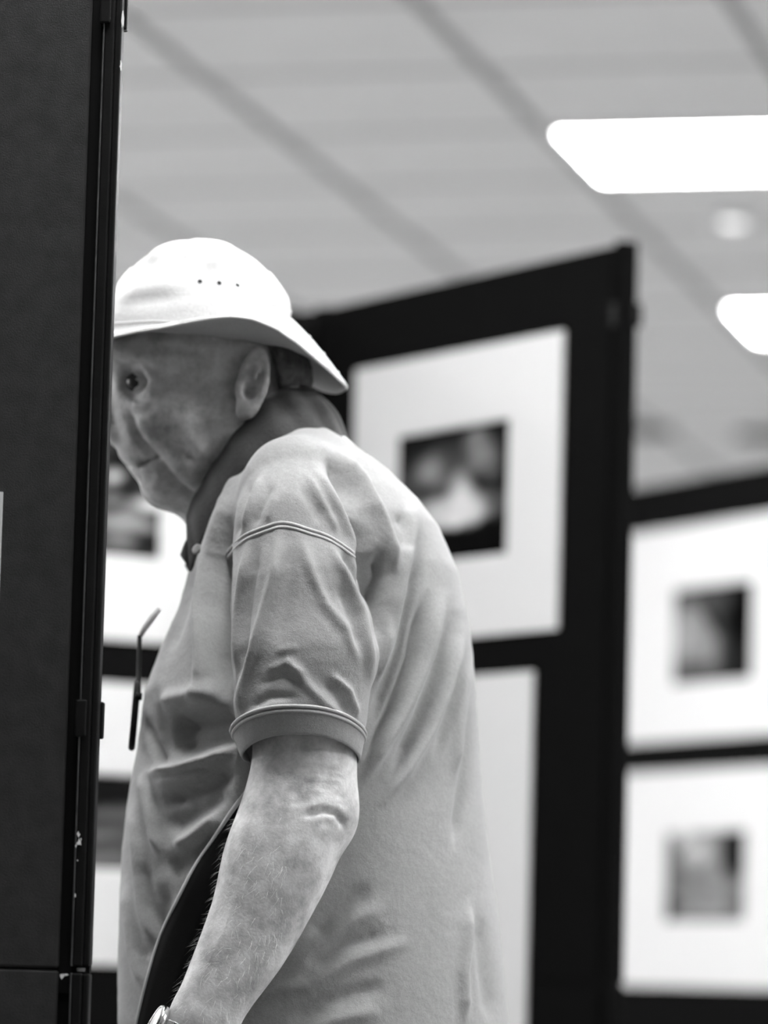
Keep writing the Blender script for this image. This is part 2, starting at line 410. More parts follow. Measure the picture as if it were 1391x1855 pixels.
def pmA(w, h): return photo_mat('print_pale_mound', w, h, .012, [
    (.40, .68, .42, .16, 12, .10, .7), (.30, .70, .09, .08, 0, .42, .9), (.76, .74, .10, .14, 30, .34, .9), (.70, .90, .08, .05, 0, .28, .9),
    (.55, .62, .20, .05, 25, .22, .8), (.52, .52, .30, .05, 25, .02, .8), (.78, .52, .10, .07, 0, .015, .8),
    (.45, .36, .40, .11, 4, .66, .55), (.58, .45, .10, .14, 0, .95, .7), (.55, .33, .22, .10, 6, 1.0, .7), (.88, .40, .08, .08, 0, .10, .9), (.5, .08, .75, .17, 6, .004, .15)], 6, .2, .10)
def pmC1(w, h): return photo_mat('print_pale_folds', w, h, .004, [
    (.25, .80, .30, .16, 0, .10, .7), (.60, .86, .20, .13, -20, .075, .6), (.28, .40, .30, .34, 12, .32, .5), (.12, .55, .09, .20, 0, .52, .9),
    (.30, .56, .07, .22, 8, .42, .8), (.46, .30, .06, .22, 14, .34, .9), (.30, .14, .32, .08, 0, .10, .9), (.48, .64, .05, .18, 35, .012, .8), (.80, .26, .13, .16, 0, .02, .8), (.86, .72, .17, .32, 0, .001, .3)], 7, .25, .08)
def pmC2(w, h): return photo_mat('print_pale_trunk', w, h, .33, [
    (.10, .6, .09, .5, 0, .13, .6), (.22, .98, .10, .12, 0, .80, .8), (.42, .75, .15, .16, 30, .66, .8), (.40, .52, .22, .09, 20, .22, .8), (.55, .42, .18, .08, 20, .36, .8), (.45, .28, .25, .08, 15, .24, .8), (.62, .16, .26, .08, 8, .42, .8), (.55, .03, .35, .05, 0, .16, .8),
    (.86, .78, .17, .34, 0, .012, .25), (.92, .22, .12, .14, -40, .14, .6), (.05, .14, .10, .17, 0, .006, .4)], 9, .3, .10)
def pmA2(w, h): return photo_mat('print_grey_study', w, h, .08, [(.4, .5, .3, .3, 0, .4, .6), (.7, .7, .15, .2, 20, .2, .6), (.5, .2, .4, .1, 0, .03, .5)])
def pmB1(w, h): return photo_mat('print_dark_leaves', w, h, .06, [
    (.40, .55, .28, .40, 10, .12, .7), (.25, .40, .12, .20, 30, .45, .7), (.80, .74, .16, .16, 30, .010, .5), (.72, .64, .045, .05, 0, .75, .8), (.77, .52, .07, .09, 40, .012, .6), (.72, .46, .06, .05, 0, .20, .7),
    (.93, .44, .09, .055, 12, 1.0, .7), (.82, .38, .06, .03, 20, .30, .8), (.80, .28, .20, .045, 0, .50, .7), (.96, .33, .05, .05, 0, .03, .6), (.93, .13, .10, .08, 20, .02, .6), (.76, .14, .08, .07, 0, .26, .7)], 6, .25, .06)
def pmB2(w, h): return photo_mat('print_dark_water', w, h, .16, [
    (.5, .84, .7, .22, 0, .012, .3), (.5, .45, .6, .06, 8, .07, .7), (.62, .36, .3, .05, -15, .26, .7), (.5, .22, .6, .06, 10, .08, .7), (.7, .12, .3, .06, 0, .22, .7)], 6, .25, .10)
def pmD(w, h): return photo_mat('print_plain_study', w, h, .1, [(.5, .5, .3, .3, 0, .4, .6)])

def mat_px(board, l, r, ytop, ybot, pl, pr, ptop, pbot, xr, label, pm):
    """edges given as pixels, heights read at column xr"""
    u0 = board.uz(l, (ytop + ybot) / 2)[0]; u1 = board.uz(r, (ytop + ybot) / 2)[0]
    z1 = board.uz(xr, ytop)[1]; z0 = board.uz(xr, ybot)[1]
    p0 = board.uz(pl, (ptop + pbot) / 2)[0]; p1 = board.uz(pr, (ptop + pbot) / 2)[0]
    xq = xr if not isinstance(xr, tuple) else xr[1]
    q1 = board.uz(pr, ptop)[1]; q0 = board.uz(pr, pbot)[1]
    return matted(board, u0, u1, z0, z1, p0, p1, q0, q1, label, pm)
mat_px(A, 643, 1018, 600, 1139, 721, 924, 757, 1005, 1016, 'white mounted photo of a pale mound on black, beside the man\'s shoulder', pmA)
u1 = A.uz(962, 1500)[0]; z1 = A.uz(955, 1217)[1]
matted(A, u1 - .40, u1, z1 - .50, z1, u1 - .36, u1 - .20, z1 - .36, z1 - .12, 'tall white mount behind the man\'s lower back, its picture hidden', pmA2)
u0, z1 = C.uz(1141, 969); z0 = C.uz(1139, 1348)[1]
p0 = C.uz(1221, 1150)[0]; p1 = C.uz(1366, 1150)[0]; q1 = C.uz(1366, 1050)[1]; q0 = C.uz(1366, 1230)[1]
matted(C, u0, p1 + (p0 - u0), z0, z1, p0, p1, q0, q1, 'upper right white mount with a dark picture of pale hanging folds', pmC1)
u0, z1 = C.uz(1131, 1402); z0 = C.uz(1127, 1785)[1]
p0 = C.uz(1206, 1590)[0]; p1 = C.uz(1352, 1590)[0]; q1 = C.uz(1352, 1502)[1]; q0 = C.uz(1352, 1672)[1]
matted(C, u0, p1 + (p0 - u0), z0, z1, p0, p1, q0, q1, 'lower right white mount with a pale picture darkest in its top corner', pmC2)
p1 = B.uz(291, 950)[0]; z0 = B.uz(300, 1166)[1]; q0 = B.uz(290, 1017)[1]
matted(B, p1 - .40, p1 + .115, z0, z0 + .40, p1 - .285, p1, q0, q0 + .185, 'white mount with a dark leafy picture just below the man\'s chin', pmB1)
z1 = B.uz(240, 1240)[1]; z0 = B.uz(200, 1748)[1]; q1 = B.uz(200, 1402)[1]; q0 = B.uz(200, 1578)[1]
matted(B, p1 - .42, p1 + .095, z0, z1, p1 - .31, p1 - .01, q0, q1, 'white mount with a dark watery picture between near board and belly', pmB2)
u1, z1 = D.uz(6, 892)
matted(D, u1 - .40, u1, z1 - .50, z1, u1 - .30, u1 - .10, z1 - .38, z1 - .12, 'sliver of a white mount on the near board at the left picture edge', pmD)

# worn chips and the bare pin at the joint of the near board
def chip(px, py, w, h, seed, off=.0165, dx=0):
    u, z = D.uz(px, py); rr = random.Random(seed); bm = bmesh.new(); n = 9
    pts = [((.5 + .28 * rr.uniform(-1, 1)) * math.cos(2 * math.pi * i / n) * w, (.5 + .28 * rr.uniform(-1, 1)) * math.sin(2 * math.pi * i / n) * h) for i in range(n)]
    f = [bm.verts.new((u + x, -off, z + y)) for x, y in pts]; b = [bm.verts.new((u + x, -off + .0012, z + y)) for x, y in pts]
    bm.faces.new(f); bm.faces.new(b[::-1])
    for i in range(n): bm.faces.new((f[i], f[(i + 1) % n], b[(i + 1) % n], b[i]))
    obj('paint_chip', fin(bm, 'paint_chip'), M['chip'], D.root)
for k, (a, b, w, h) in enumerate([(222.5, 33, .0018, .016), (219, 119, .0016, .008), (142.5, 1511, .0022, .004), (144.5, 1526, .0036, .006), (147.5, 1520, .001, .0016), (138.5, 1533, .001, .003), (141, 1559, .0012, .0014),
                                  (136.5, 1622, .0017, .0035), (114, 1768, .0042, .0050), (120, 1766, .005, .0022)]):
    chip(a, b, w, h, k, .0165 if a < 200 else .0135)
u, z = D.uz(146, 1760)
o = box('joint_pin', M['steel'], D.root, u - .0045, u + .0045, -.008, .004, 1.0 - .0022, 1.0 + .0022, .0006)

# ------------------------------------------------------------------ implicit modelling: smooth solids on a voxel grid
class Grid:
    def __init__(s, lo, hi, h):
        s.lo = np.array(lo, float); s.h = h; s.n = np.ceil((np.array(hi) - s.lo) / h).astype(int) + 1
        s.D = np.full(s.n, .06, np.float32)
        s.ax = [(s.lo[i] + h * np.arange(s.n[i])).astype(np.float32) for i in range(3)]
    def sl(s, lo, hi):
        a = np.clip(np.floor((np.array(lo) - s.lo) / s.h).astype(int), 0, s.n); b = np.clip(np.ceil((np.array(hi) - s.lo) / s.h).astype(int) + 1, 0, s.n)
        S = tuple(slice(int(a[i]), int(b[i])) for i in range(3))
        return S, s.ax[0][S[0]][:, None, None], s.ax[1][S[1]][None, :, None], s.ax[2][S[2]][None, None, :]
    def add(s, f, lo, hi, k=.01, pad=.03):
        S, x, y, z = s.sl(np.array(lo) - pad, np.array(hi) + pad)
        if 0 in s.D[S].shape: return
        a = s.D[S]; b = f(x, y, z)
        h = np.clip(.5 + .5 * (a - b) / k, 0, 1); s.D[S] = a * (1 - h) + b * h - k * h * (1 - h)
    def cut(s, f, lo, hi, k=.004, pad=.015):
        S, x, y, z = s.sl(np.array(lo) - pad, np.array(hi) + pad)
        if 0 in s.D[S].shape: return
        a = s.D[S]; b = -f(x, y, z)
        h = np.clip(.5 - .5 * (a - b) / k, 0, 1); s.D[S] = a * (1 - h) + b * h + k * h * (1 - h)
def cone(p0, p1, r0, r1, sy=1.0):
    p0 = np.array(p0, np.float32); p1 = np.array(p1, np.float32); d = p1 - p0; dd = float(d @ d) + 1e-12
    def f(x, y, z):
        t = np.clip(((x - p0[0]) * d[0] + (y - p0[1]) * d[1] + (z - p0[2]) * d[2]) / dd, 0, 1)
        return np.sqrt((x - p0[0] - t * d[0]) ** 2 + ((y - p0[1] - t * d[1]) / sy) ** 2 + (z - p0[2] - t * d[2]) ** 2) - (r0 + (r1 - r0) * t)
    m = max(r0, r1) * max(1, sy); return f, np.minimum(p0, p1) - m, np.maximum(p0, p1) + m
def ell(c, r, rot=0.0, yaw=0.0):
    """ellipsoid; rot turns it in the side view (degrees), yaw about the vertical"""
    c = np.array(c, np.float32); ca, sa = math.cos(math.radians(rot)), math.sin(math.radians(rot)); cb, sb = math.cos(math.radians(yaw)), math.sin(math.radians(yaw)); mn = min(r)
    def f(x, y, z):
        dx, dy, dz = x - c[0], y - c[1], z - c[2]
        dx, dy = dx * cb + dy * sb, -dx * sb + dy * cb
        u = dx * ca + dz * sa; v = -dx * sa + dz * ca
        q = np.sqrt((u / r[0]) ** 2 + (dy / r[1]) ** 2 + (v / r[2]) ** 2)
        g_ = np.sqrt((u / r[0] ** 2) ** 2 + (dy / r[1] ** 2) ** 2 + (v / r[2] ** 2) ** 2) + 1e-6
        return q * (q - 1) / g_
    m = max(r); return f, c - m, c + m
def nets(G, smooth=0):
    D = G.D; s = D < 0
    act = np.zeros(np.array(D.shape) - 1, bool); c8 = []
    o8 = [(i, j, k) for i in (0, 1) for j in (0, 1) for k in (0, 1)]
    nx, ny, nz = act.shape
    cnt = np.zeros(act.shape, np.int8)
    for (i, j, k) in o8: cnt += s[i:i + nx, j:j + ny, k:k + nz]
    act = (cnt > 0) & (cnt < 8)
    I = np.argwhere(act); idx = np.full(act.shape, -1, np.int32); idx[act] = np.arange(len(I))
    val = {o: D[I[:, 0] + o[0], I[:, 1] + o[1], I[:, 2] + o[2]] for o in o8}
    acc = np.zeros((len(I), 3)); n = np.zeros(len(I))
    for a in o8:
        for ax in range(3):
            if a[ax]: continue
            b = list(a); b[ax] = 1; b = tuple(b)
            va, vb = val[a], val[b]; mk = (va < 0) != (vb < 0)
            t = np.where(mk, va / np.where(mk, va - vb, 1), 0)
            for q in range(3): acc[:, q] += mk * (a[q] + (t if q == ax else 0))
            n += mk
    V = G.lo + G.h * (I + acc / n[:, None])
    Q = []
    for ax in range(3):
        u, v = (ax + 1) % 3, (ax + 2) % 3
        sa = [slice(None)] * 3; sb = [slice(None)] * 3; sa[ax] = slice(0, -1); sb[ax] = slice(1, None)
        e = np.argwhere(s[tuple(sa)] != s[tuple(sb)])
        e = e[(e[:, u] > 0) & (e[:, v] > 0) & (e[:, u] < D.shape[u] - 1) & (e[:, v] < D.shape[v] - 1)]
        ins = s[e[:, 0], e[:, 1], e[:, 2]]
        def cell(du, dv):
            q = e.copy(); q[:, u] -= du; q[:, v] -= dv; return idx[q[:, 0], q[:, 1], q[:, 2]]
        q = np.stack([cell(1, 1), cell(0, 1), cell(0, 0), cell(1, 0)], 1)
        q[~ins] = q[~ins][:, ::-1]; Q.append(q)
    Q = np.concatenate(Q)
    for _ in range(smooth):
        a2 = np.zeros_like(V); c2 = np.zeros(len(V))
        for i in range(4):
            for j in (1, 3):
                np.add.at(a2, Q[:, i], V[Q[:, (i + j) % 4]]); np.add.at(c2, Q[:, i], 1)
        V = V * .5 + .5 * a2 / np.maximum(c2, 1)[:, None]
    return V, Q
def npmesh(name, V, Q, mat, smooth=True):
    me = bpy.data.meshes.new(name); me.vertices.add(len(V)); me.vertices.foreach_set('co', V.astype(np.float32).ravel())
    k = Q.shape[1]; me.loops.add(len(Q) * k); me.loops.foreach_set('vertex_index', Q.astype(np.int32).ravel())
    me.polygons.add(len(Q)); me.polygons.foreach_set('loop_start', np.arange(0, len(Q) * k, k, dtype=np.int32))
    me.update(calc_edges=True); me.validate()
    if mat: me.materials.append(mat)
    if smooth: me.shade_smooth()
    return me
def normals(V, Q):
    n = np.cross(V[Q[:, 2]] - V[Q[:, 0]], V[Q[:, 3]] - V[Q[:, 1]]); N = np.zeros_like(V)
    for i in range(4): np.add.at(N, Q[:, i], n)
    return N / np.maximum(np.linalg.norm(N, axis=1), 1e-12)[:, None]

# ------------------------------------------------------------------ the man
DM = 4.0                                     # distance of his middle plane
ROOT = np.array([P(560, 1700, DM)[0], DM, 0.0])
rw = W(ROOT); person = empty('person', rw, PSI)
tag(person, 'elderly man in white bucket hat and grey polo shirt, seen in profile', 'person')
def L3(v): return np.asarray(v) - ROOT
def S(px, py, w=0.0): return P(px, py, DM - w)      # side-view pixel, w metres towards the viewer
def pm(n, w=0.0): return n * (DM - w) / F           # pixel length to metres
def both(G, op, fn, *a, **k):
    """apply a primitive on his near side and mirrored on the far side"""
    f, lo, hi = fn
    getattr(G, op)(f, lo, hi, *a, **k)
    def fm(x, y, z): return f(x, 2 * DM - y, z)
    lo2 = np.array([lo[0], 2 * DM - hi[1], lo[2]]); hi2 = np.array([hi[0], 2 * DM - lo[1], hi[2]])
    getattr(G, op)(fm, lo2, hi2, *a, **k)

# ---- body: head, neck, arms and hands in one surface
H = .0026
lo = np.array([S(140, 0)[0], DM - .30, .60]); hi = np.array([S(720, 0)[0], DM + .30, S(300, 445)[2]])
G = Grid(lo, hi, H)
def E(px, py, w, rx, rw_, rz, rot=0, yaw=0): return ell(S(px, py, w), (pm(rx), rw_, pm(rz)), rot, yaw)
def K(p0, p1, r0, r1, sy=1.0):               # cone between two (px, py, w) points with pixel radii
    return cone(S(*p0), S(*p1), pm(r0, p0[2]), pm(r1, p1[2]), sy)
def ad(fn, k=.01): G.add(*fn, k=k)
# skull and face
ad(E(372, 618, 0, 160, .076, 150, -8), .01)
ad(E(330, 700, 0, 128, .066, 150, -6), .03)
ad(E(315, 780, 0, 88, .054, 100, 20), .03)
both(G, 'add', K((415, 775, .050), (300, 870, .022), 42, 38), k=.025)           # jaw
both(G, 'add', E(318, 752, .044, 48, .026, 44, 10), k=.02)                       # cheek
ad(E(290, 886, 0, 29, .026, 28), .016)                                           # chin
both(G, 'add', E(352, 838, .040, 34, .022, 40, -35), k=.018)                     # jowl
ad(E(232, 640, 0, 42, .056, 30, 0), .02)                                         # brow
both(G, 'add', K((222, 662, .010), (262, 652, .048), 15, 13), k=.012)
ad(K((216, 690, 0), (176, 770, 0), 19, 24), .014)                                # nose
ad(E(180, 772, 0, 26, .017, 22), .01)
both(G, 'add', E(212, 786, .015, 21, .011, 17, -15), k=.006)
both(G, 'cut', E(188, 796, .008, 9, .004, 6), k=.004)
ad(E(258, 812, 0, 38, .036, 40, -15), .018)                                       # muzzle
ad(E(240, 822, 0, 19, .024, 15, -25), .008)                                      # upper lip
ad(E(260, 856, 0, 17, .023, 13, -20), .007)                                      # lower lip
both(G, 'cut', E(240, 690, .046, 30, .017, 26, 0), k=.014)                       # eye socket
both(G, 'add', E(255, 693, .0315, 21, .0135, 21), k=.003)                        # lids over the eyeball
both(G, 'cut', E(240, 696, .0455, 15, .0065, 6, 18), k=.004)
both(G, 'add', K((224, 660, .022), (268, 655, .052), 9, 8), k=.006)              # brow hair ridge
both(G, 'cut', K((218, 839, 0), (250, 843, .022), 4, 4.5), k=.004)               # mouth
# neck and hidden trunk
ad(K((455, 770, 0), (520, 900, 0), 112, 118), .03)
ad(K((370, 870, 0), (430, 960, 0), 62, 80), .03)
ad(cone(S(540, 930, 0), S(560, 1100, 0), .085, .10), .03)
both(G, 'add', cone(S(530, 940, .05), S(545, 935, .14), .055, .040), k=.03)
ad(cone(S(560, 1100, 0), S(560, 1500, 0), .10, .12), .03)
# ears
def ear(op, *a, **k): both(G, op, *a, **k)
ear('add', E(458, 692, .080, 31, .0070, 65, -10, -18), k=.004)
ear('cut', E(457, 686, .090, 20, .0100, 46, -10, -18), k=.003)
ear('add', K((449, 720, .084), (470, 660, .086), 4.5, 4), k=.004)                # antihelix
ear('add', K((449, 662, .083), (472, 650, .087), 4, 3.5), k=.003)
ear('add', E(446, 742, .079, 19, .0070, 19, 0), k=.005)                          # lobe
ear('add', E(434, 704, .077, 9, .0065, 15, 0), k=.004)                           # tragus
ear('cut', E(452, 706, .083, 12, .010, 18, -10), k=.003)
# arms: upper arm, elbow, forearm, wrist
def AP(px, py, w=.192): return S(px, py, w)
arm = [((538, 960, .158), 70), ((545, 1070, .182), 86), ((551, 1250, .190), 92), ((551, 1390, .192), 93), ((540, 1460, .193), 97), ((508, 1560, .196), 92), ((452, 1690, .202), 80), ((398, 1790, .208), 64), ((362, 1860, .212), 56)]
def catm(P_, n):
    P_ = np.array(P_, float); out = []
    Pp = np.vstack([2 * P_[0] - P_[1], P_, 2 * P_[-1] - P_[-2]])
    for i in range(len(P_) - 1):
        p0, p1, p2, p3 = Pp[i:i + 4]
        for k in range(n):
            t = k / n; out.append(.5 * ((2 * p1) + (-p0 + p2) * t + (2 * p0 - 5 * p1 + 4 * p2 - p3) * t * t + (-p0 + 3 * p1 - 3 * p2 + p3) * t ** 3))
    out.append(P_[-1]); return np.array(out)
limb = catm([(*a, r) for a, r in arm], 4)
for a, b in zip(limb[:-1], limb[1:]): both(G, 'add', K(tuple(a[:3]), tuple(b[:3]), a[3] - 1.5, b[3] - 1.5, .86), k=.006)
both(G, 'add', E(603, 1478, .192, 32, .026, 40, 15), k=.025)                     # elbow point
both(G, 'add', E(500, 1540, .215, 70, .02, 95, -28), k=.03)
# hands, relaxed, with five fingers
wr = (362, 1860, .212); kn = (300, 1990, .205)
both(G, 'add', K((366, 1852, .212), (330, 1930, .210), 53, 56, .66), k=.015)
both(G, 'add', K((338, 1920, .210), (306, 1985, .206), 60, 58, .45), k=.012)
fing = [((262, 1980, .208), (232, 2050, .195), (236, 2105, .175), (258, 2140, .160), 17), ((286, 1998, .212), (258, 2075, .200), (262, 2135, .178), (284, 2168, .160), 18),
        ((312, 2010, .212), (290, 2085, .200), (294, 2140, .178), (314, 2168, .160), 17), ((338, 2010, .208), (322, 2072, .196), (326, 2115, .178), (342, 2138, .164), 15)]
for a, b, c, d, r in fing:
    for p, q, k0, k1 in ((a, b, r + 1, r), (b, c, r, r - 1), (c, d, r - 1, r - 3)): both(G, 'add', K(p, q, k0, k1), k=.003)
for p, q, k0, k1 in (((330, 1930, .195), (282, 1975, .175), 24, 20), ((282, 1975, .175), (258, 2030, .162), 19, 17), ((258, 2030, .162), (250, 2075, .158), 17, 14)): both(G, 'add', K(p, q, k0, k1), k=.006)
V, Q = nets(G, 1)
# skin folds at the elbow and veins along the forearm (height field in the side view)
def seg_h(pp, line, w):
    best = np.full(len(pp), 1e9); tt = np.zeros(len(pp)); line = np.array(line, float)
    Ls = np.r_[0, np.cumsum(np.hypot(*np.diff(line, axis=0).T))]
    for i in range(len(line) - 1):
        a, b = line[i], line[i + 1]; d = b - a; t = np.clip(((pp - a) @ d) / (d @ d), 0, 1)
        q = np.hypot(*(pp - a - t[:, None] * d).T); m = q < best; best[m] = q[m]; tt[m] = ((Ls[i] + t * (Ls[i + 1] - Ls[i])) / Ls[-1])[m]
    return np.exp(-(best / w) ** 2) * np.clip(np.minimum(tt, 1 - tt) * 5 + .15, 0, 1)
def folds(V, Q, lst, far=False):
    N = normals(V, Q); near = V[:, 1] < DM
    pp = proj(V); wgt = np.clip(-N[:, 1] * 1.6 + .35, 0, 1) * near
    h = np.zeros(len(V)); idx = np.where(wgt > .01)[0]
    for line, w, amp in lst:
        ln = np.array(line); m = idx[(pp[idx, 0] > ln[:, 0].min() - 3 * w) & (pp[idx, 0] < ln[:, 0].max() + 3 * w) & (pp[idx, 1] > ln[:, 1].min() - 3 * w) & (pp[idx, 1] < ln[:, 1].max() + 3 * w)]
        h[m] += seg_h(pp[m], ln, w) * amp
    return V + N * (h * wgt)[:, None]
EL = [([(552, 1478), (585, 1468), (610, 1473), (621, 1490), (620, 1502)], 6, -.0048), ([(556, 1458), (592, 1447), (622, 1456)], 10, .0010), ([(585, 1488), (602, 1492)], 10, -.0012), ([(538, 1425), (540, 1462)], 14, -.0014)]
for i in range(6):
    y = 1393 + 11.5 * i + random.uniform(-2, 2); x = 545 + random.uniform(-10, 14)
    EL.append(([(x, y), (x + 35, y - 2 + random.uniform(-2, 2)), (x + 84, y + 9 + random.uniform(-2, 2))], 4.4, -.0011))
EL += [([(470, 1420), (452, 1500), (430, 1570)], 10, .0010), ([(520, 1550), (470, 1650), (430, 1720)], 9, .0010), ([(440, 1600), (405, 1690), (370, 1760)], 8, .0010)]
FACE = [([(234, 672), (252, 668), (272, 680), (284, 696)], 8, .0026), ([(232, 663), (256, 659), (282, 676)], 6, -.0022), ([(232, 684), (252, 680), (274, 694)], 4.5, -.0018),
 ([(232, 706), (250, 711), (270, 706)], 6, .0010), ([(234, 717), (252, 725), (272, 716)], 6, -.0016), ([(238, 732), (256, 738), (272, 728)], 9, .0013), ([(242, 747), (262, 746), (280, 728)], 7, -.0012),
 ([(228, 744), (238, 768), (252, 796), (272, 818), (290, 836)], 8, -.0066), ([(250, 750), (268, 785), (292, 815)], 18, .0020), ([(246, 845), (262, 838), (284, 828)], 5.5, -.0075),
 ([(284, 832), (300, 852), (312, 868), (335, 888), (352, 896)], 8, -.0060), ([(320, 802), (342, 820), (356, 844)], 9, -.0026), ([(332, 790), (356, 808), (370, 828)], 15, .0046), ([(318, 834), (332, 858), (346, 874)], 15, .0024),
 ([(292, 854), (284, 876), (276, 892)], 9, .0018), ([(264, 862), (268, 880)], 8, -.0006),
 ([(290, 690), (305, 682), (330, 672)], 4, -.0012), ([(288, 700), (310, 704), (330, 712)], 4, -.0012), ([(292, 712), (308, 724)], 5, -.0010), ([(300, 745), (330, 765), (350, 790)], 18, .0014),
 ([(225, 640), (300, 628), (380, 640)], 6, -.0010), ([(225, 655), (300, 645), (360, 652)], 6, .0008), ([(405, 650), (415, 700), (420, 750)], 8, -.0012)]
V = folds(V, Q, EL + FACE)
body = obj('body', npmesh('body', L3(V), Q, M['skin']), None, person)
body_bvh = BVHTree.FromPolygons([tuple(v) for v in V], [tuple(q) for q in Q])
# fine hair along the forearm
hv = []; hf = []
Nb = normals(V, Q); pb = proj(V)
cand = np.where((V[:, 1] < DM - .12) & (pb[:, 1] > 1480) & (pb[:, 1] < 1850) & (pb[:, 0] < 520) & (Nb[:, 0] < .55))[0]
for k in rng.choice(cand, 600):
    p = V[k]; nn = Nb[k]; d = np.array([-.25, rng.normal(0, .3), -.55]) + rng.normal(0, .25, 3); d = d - nn * (d @ nn); d = d / np.linalg.norm(d)
    ln = rng.uniform(.006, .013); sd = np.cross(nn, d) * .00011; q0 = p - nn * .0003; q1 = p + (nn * .55 + d * .6) * ln * .5; q2 = p + (nn * .62 + d * 1.1) * ln; b_ = len(hv)
    hv += [q0 - sd, q0 + sd, q1 + sd, q1 - sd, q2, q0 + nn * .0001, q1 + nn * .0002]
    hf += [(b_, b_ + 1, b_ + 2), (b_, b_ + 2, b_ + 3), (b_ + 3, b_ + 2, b_ + 4)]
ho = obj('arm_hair', npmesh('arm_hair', L3(np.array(hv)), np.array(hf), None), M['armhair'], body); ho['kind'] = 'stuff'
# eyes
for sgn in (1, -1):
    c = S(249, 693, .0312); c[1] = DM - sgn * .0312
    me = lathe_mesh('eye', [(0, -.0115), (.006, -.0098), (.0105, -.004), (.0115, 0), (.0105, .004), (.006, .0098), (0, .0115)], 20)
    o = obj('eye', me, M['eye'], person); o.location = L3(c)

# ---- hair: short sides and back of the head under the hat
GH = Grid((S(360, 0)[0], DM - .10, S(500, 790)[2]), (S(620, 0)[0], DM + .10, S(500, 540)[2]), .003)
GH.add(*ell(S(400, 645), (pm(146), .0780, pm(120)), -8), k=.01)
GH.add(*ell(S(500, 690), (pm(66), .062, pm(70)), -8), k=.02)
f, l_, h_ = ell(S(395, 690), (pm(112), .2, pm(190)), 18)
GH.cut(f, l_ - .1, h_ + .1, k=.006)
zh = S(480, 630)[2]; GH.cut(lambda x, y, z: zh - z + 0 * x + 0 * y, GH.lo, GH.lo + GH.h * GH.n, k=.003)
V, Q = nets(GH, 1); N = normals(V, Q); V = V + N * (rng.normal(0, .0007, len(V)))[:, None]
obj('hair', npmesh('hair', L3(V), Q, M['hair']), None, person)

# ---- polo shirt: body and sleeves in one surface
HS = .0027
G = Grid((S(180, 0)[0], DM - .285, .80), (S(1060, 0)[0], DM + .285, S(500, 770)[2]), HS)
prof = np.array([  # py, front x, back x, half width
    (770, 530, 590, .050), (800, 478, 628, .095), (830, 440, 672, .130), (850, 425, 702, .145), (900, 392, 755, .165), (950, 368, 795, .178), (1030, 345, 830, .188), (1110, 322, 848, .188), (1180, 292, 857, .186),
    (1260, 262, 863, .184), (1370, 248, 870, .182), (1430, 236, 874, .182), (1550, 221, 888, .184), (1660, 216, 904, .186), (1760, 213, 914, .188), (1855, 213, 922, .190), (1960, 222, 924, .190), (2080, 240, 918, .186), (2300, 262, 905, .18)], float)
zz = np.array([S(560, p[0])[2] for p in prof]); xf = np.array([S(p[1], p[0])[0] for p in prof]); xb = np.array([S(p[2], p[0])[0] for p in prof]); hw_ = prof[:, 3]
def torso(x, y, z):
    zr = z.ravel(); a = np.interp(zr, zz[::-1], xf[::-1])[None, None, :]; b = np.interp(zr, zz[::-1], xb[::-1])[None, None, :]; w = np.interp(zr, zz[::-1], hw_[::-1])[None, None, :]
    cx = (a + b) / 2; rx = (b - a) / 2; n = 2.0
    q = (np.abs((x - cx) / rx) ** n + np.abs((y - DM) / w) ** n) ** (1 / n)
    d = (q - 1) * np.minimum(rx, w) * .95
    top = z - zz[0]; hem = .845 - z
    return np.maximum(np.maximum(d, top), hem).astype(np.float32)
G.add(torso, G.lo, G.lo + G.h * G.n, k=.005)
slv = [((528, 882, .150), 84), ((536, 960, .178), 108), ((545, 1060, .190), 124), ((550, 1180, .194), 133), ((545, 1280, .196), 121), ((541, 1400, .197), 109)]
CUTK = .26; zc0 = S(541, 1338, .197)[2]
def sleeve(i):
    (a, ra), (b, rb) = slv[i], slv[i + 1]; f, l_, h_ = K(a, b, ra, rb, .88)
    def f2(x, y, z): return np.maximum(f(x, y, z), (zc0 + CUTK * ((DM - .197) - y)) - z)
    return f2, l_, h_
for i in range(len(slv) - 1): both(G, 'add', sleeve(i), k=.034 if i < 1 else (.016 if i < 2 else .005))
both(G, 'cut', K((546, 1262, .197), (541, 1430, .199), 100, 104, .86), k=.003)
V, Q = nets(G, 2)
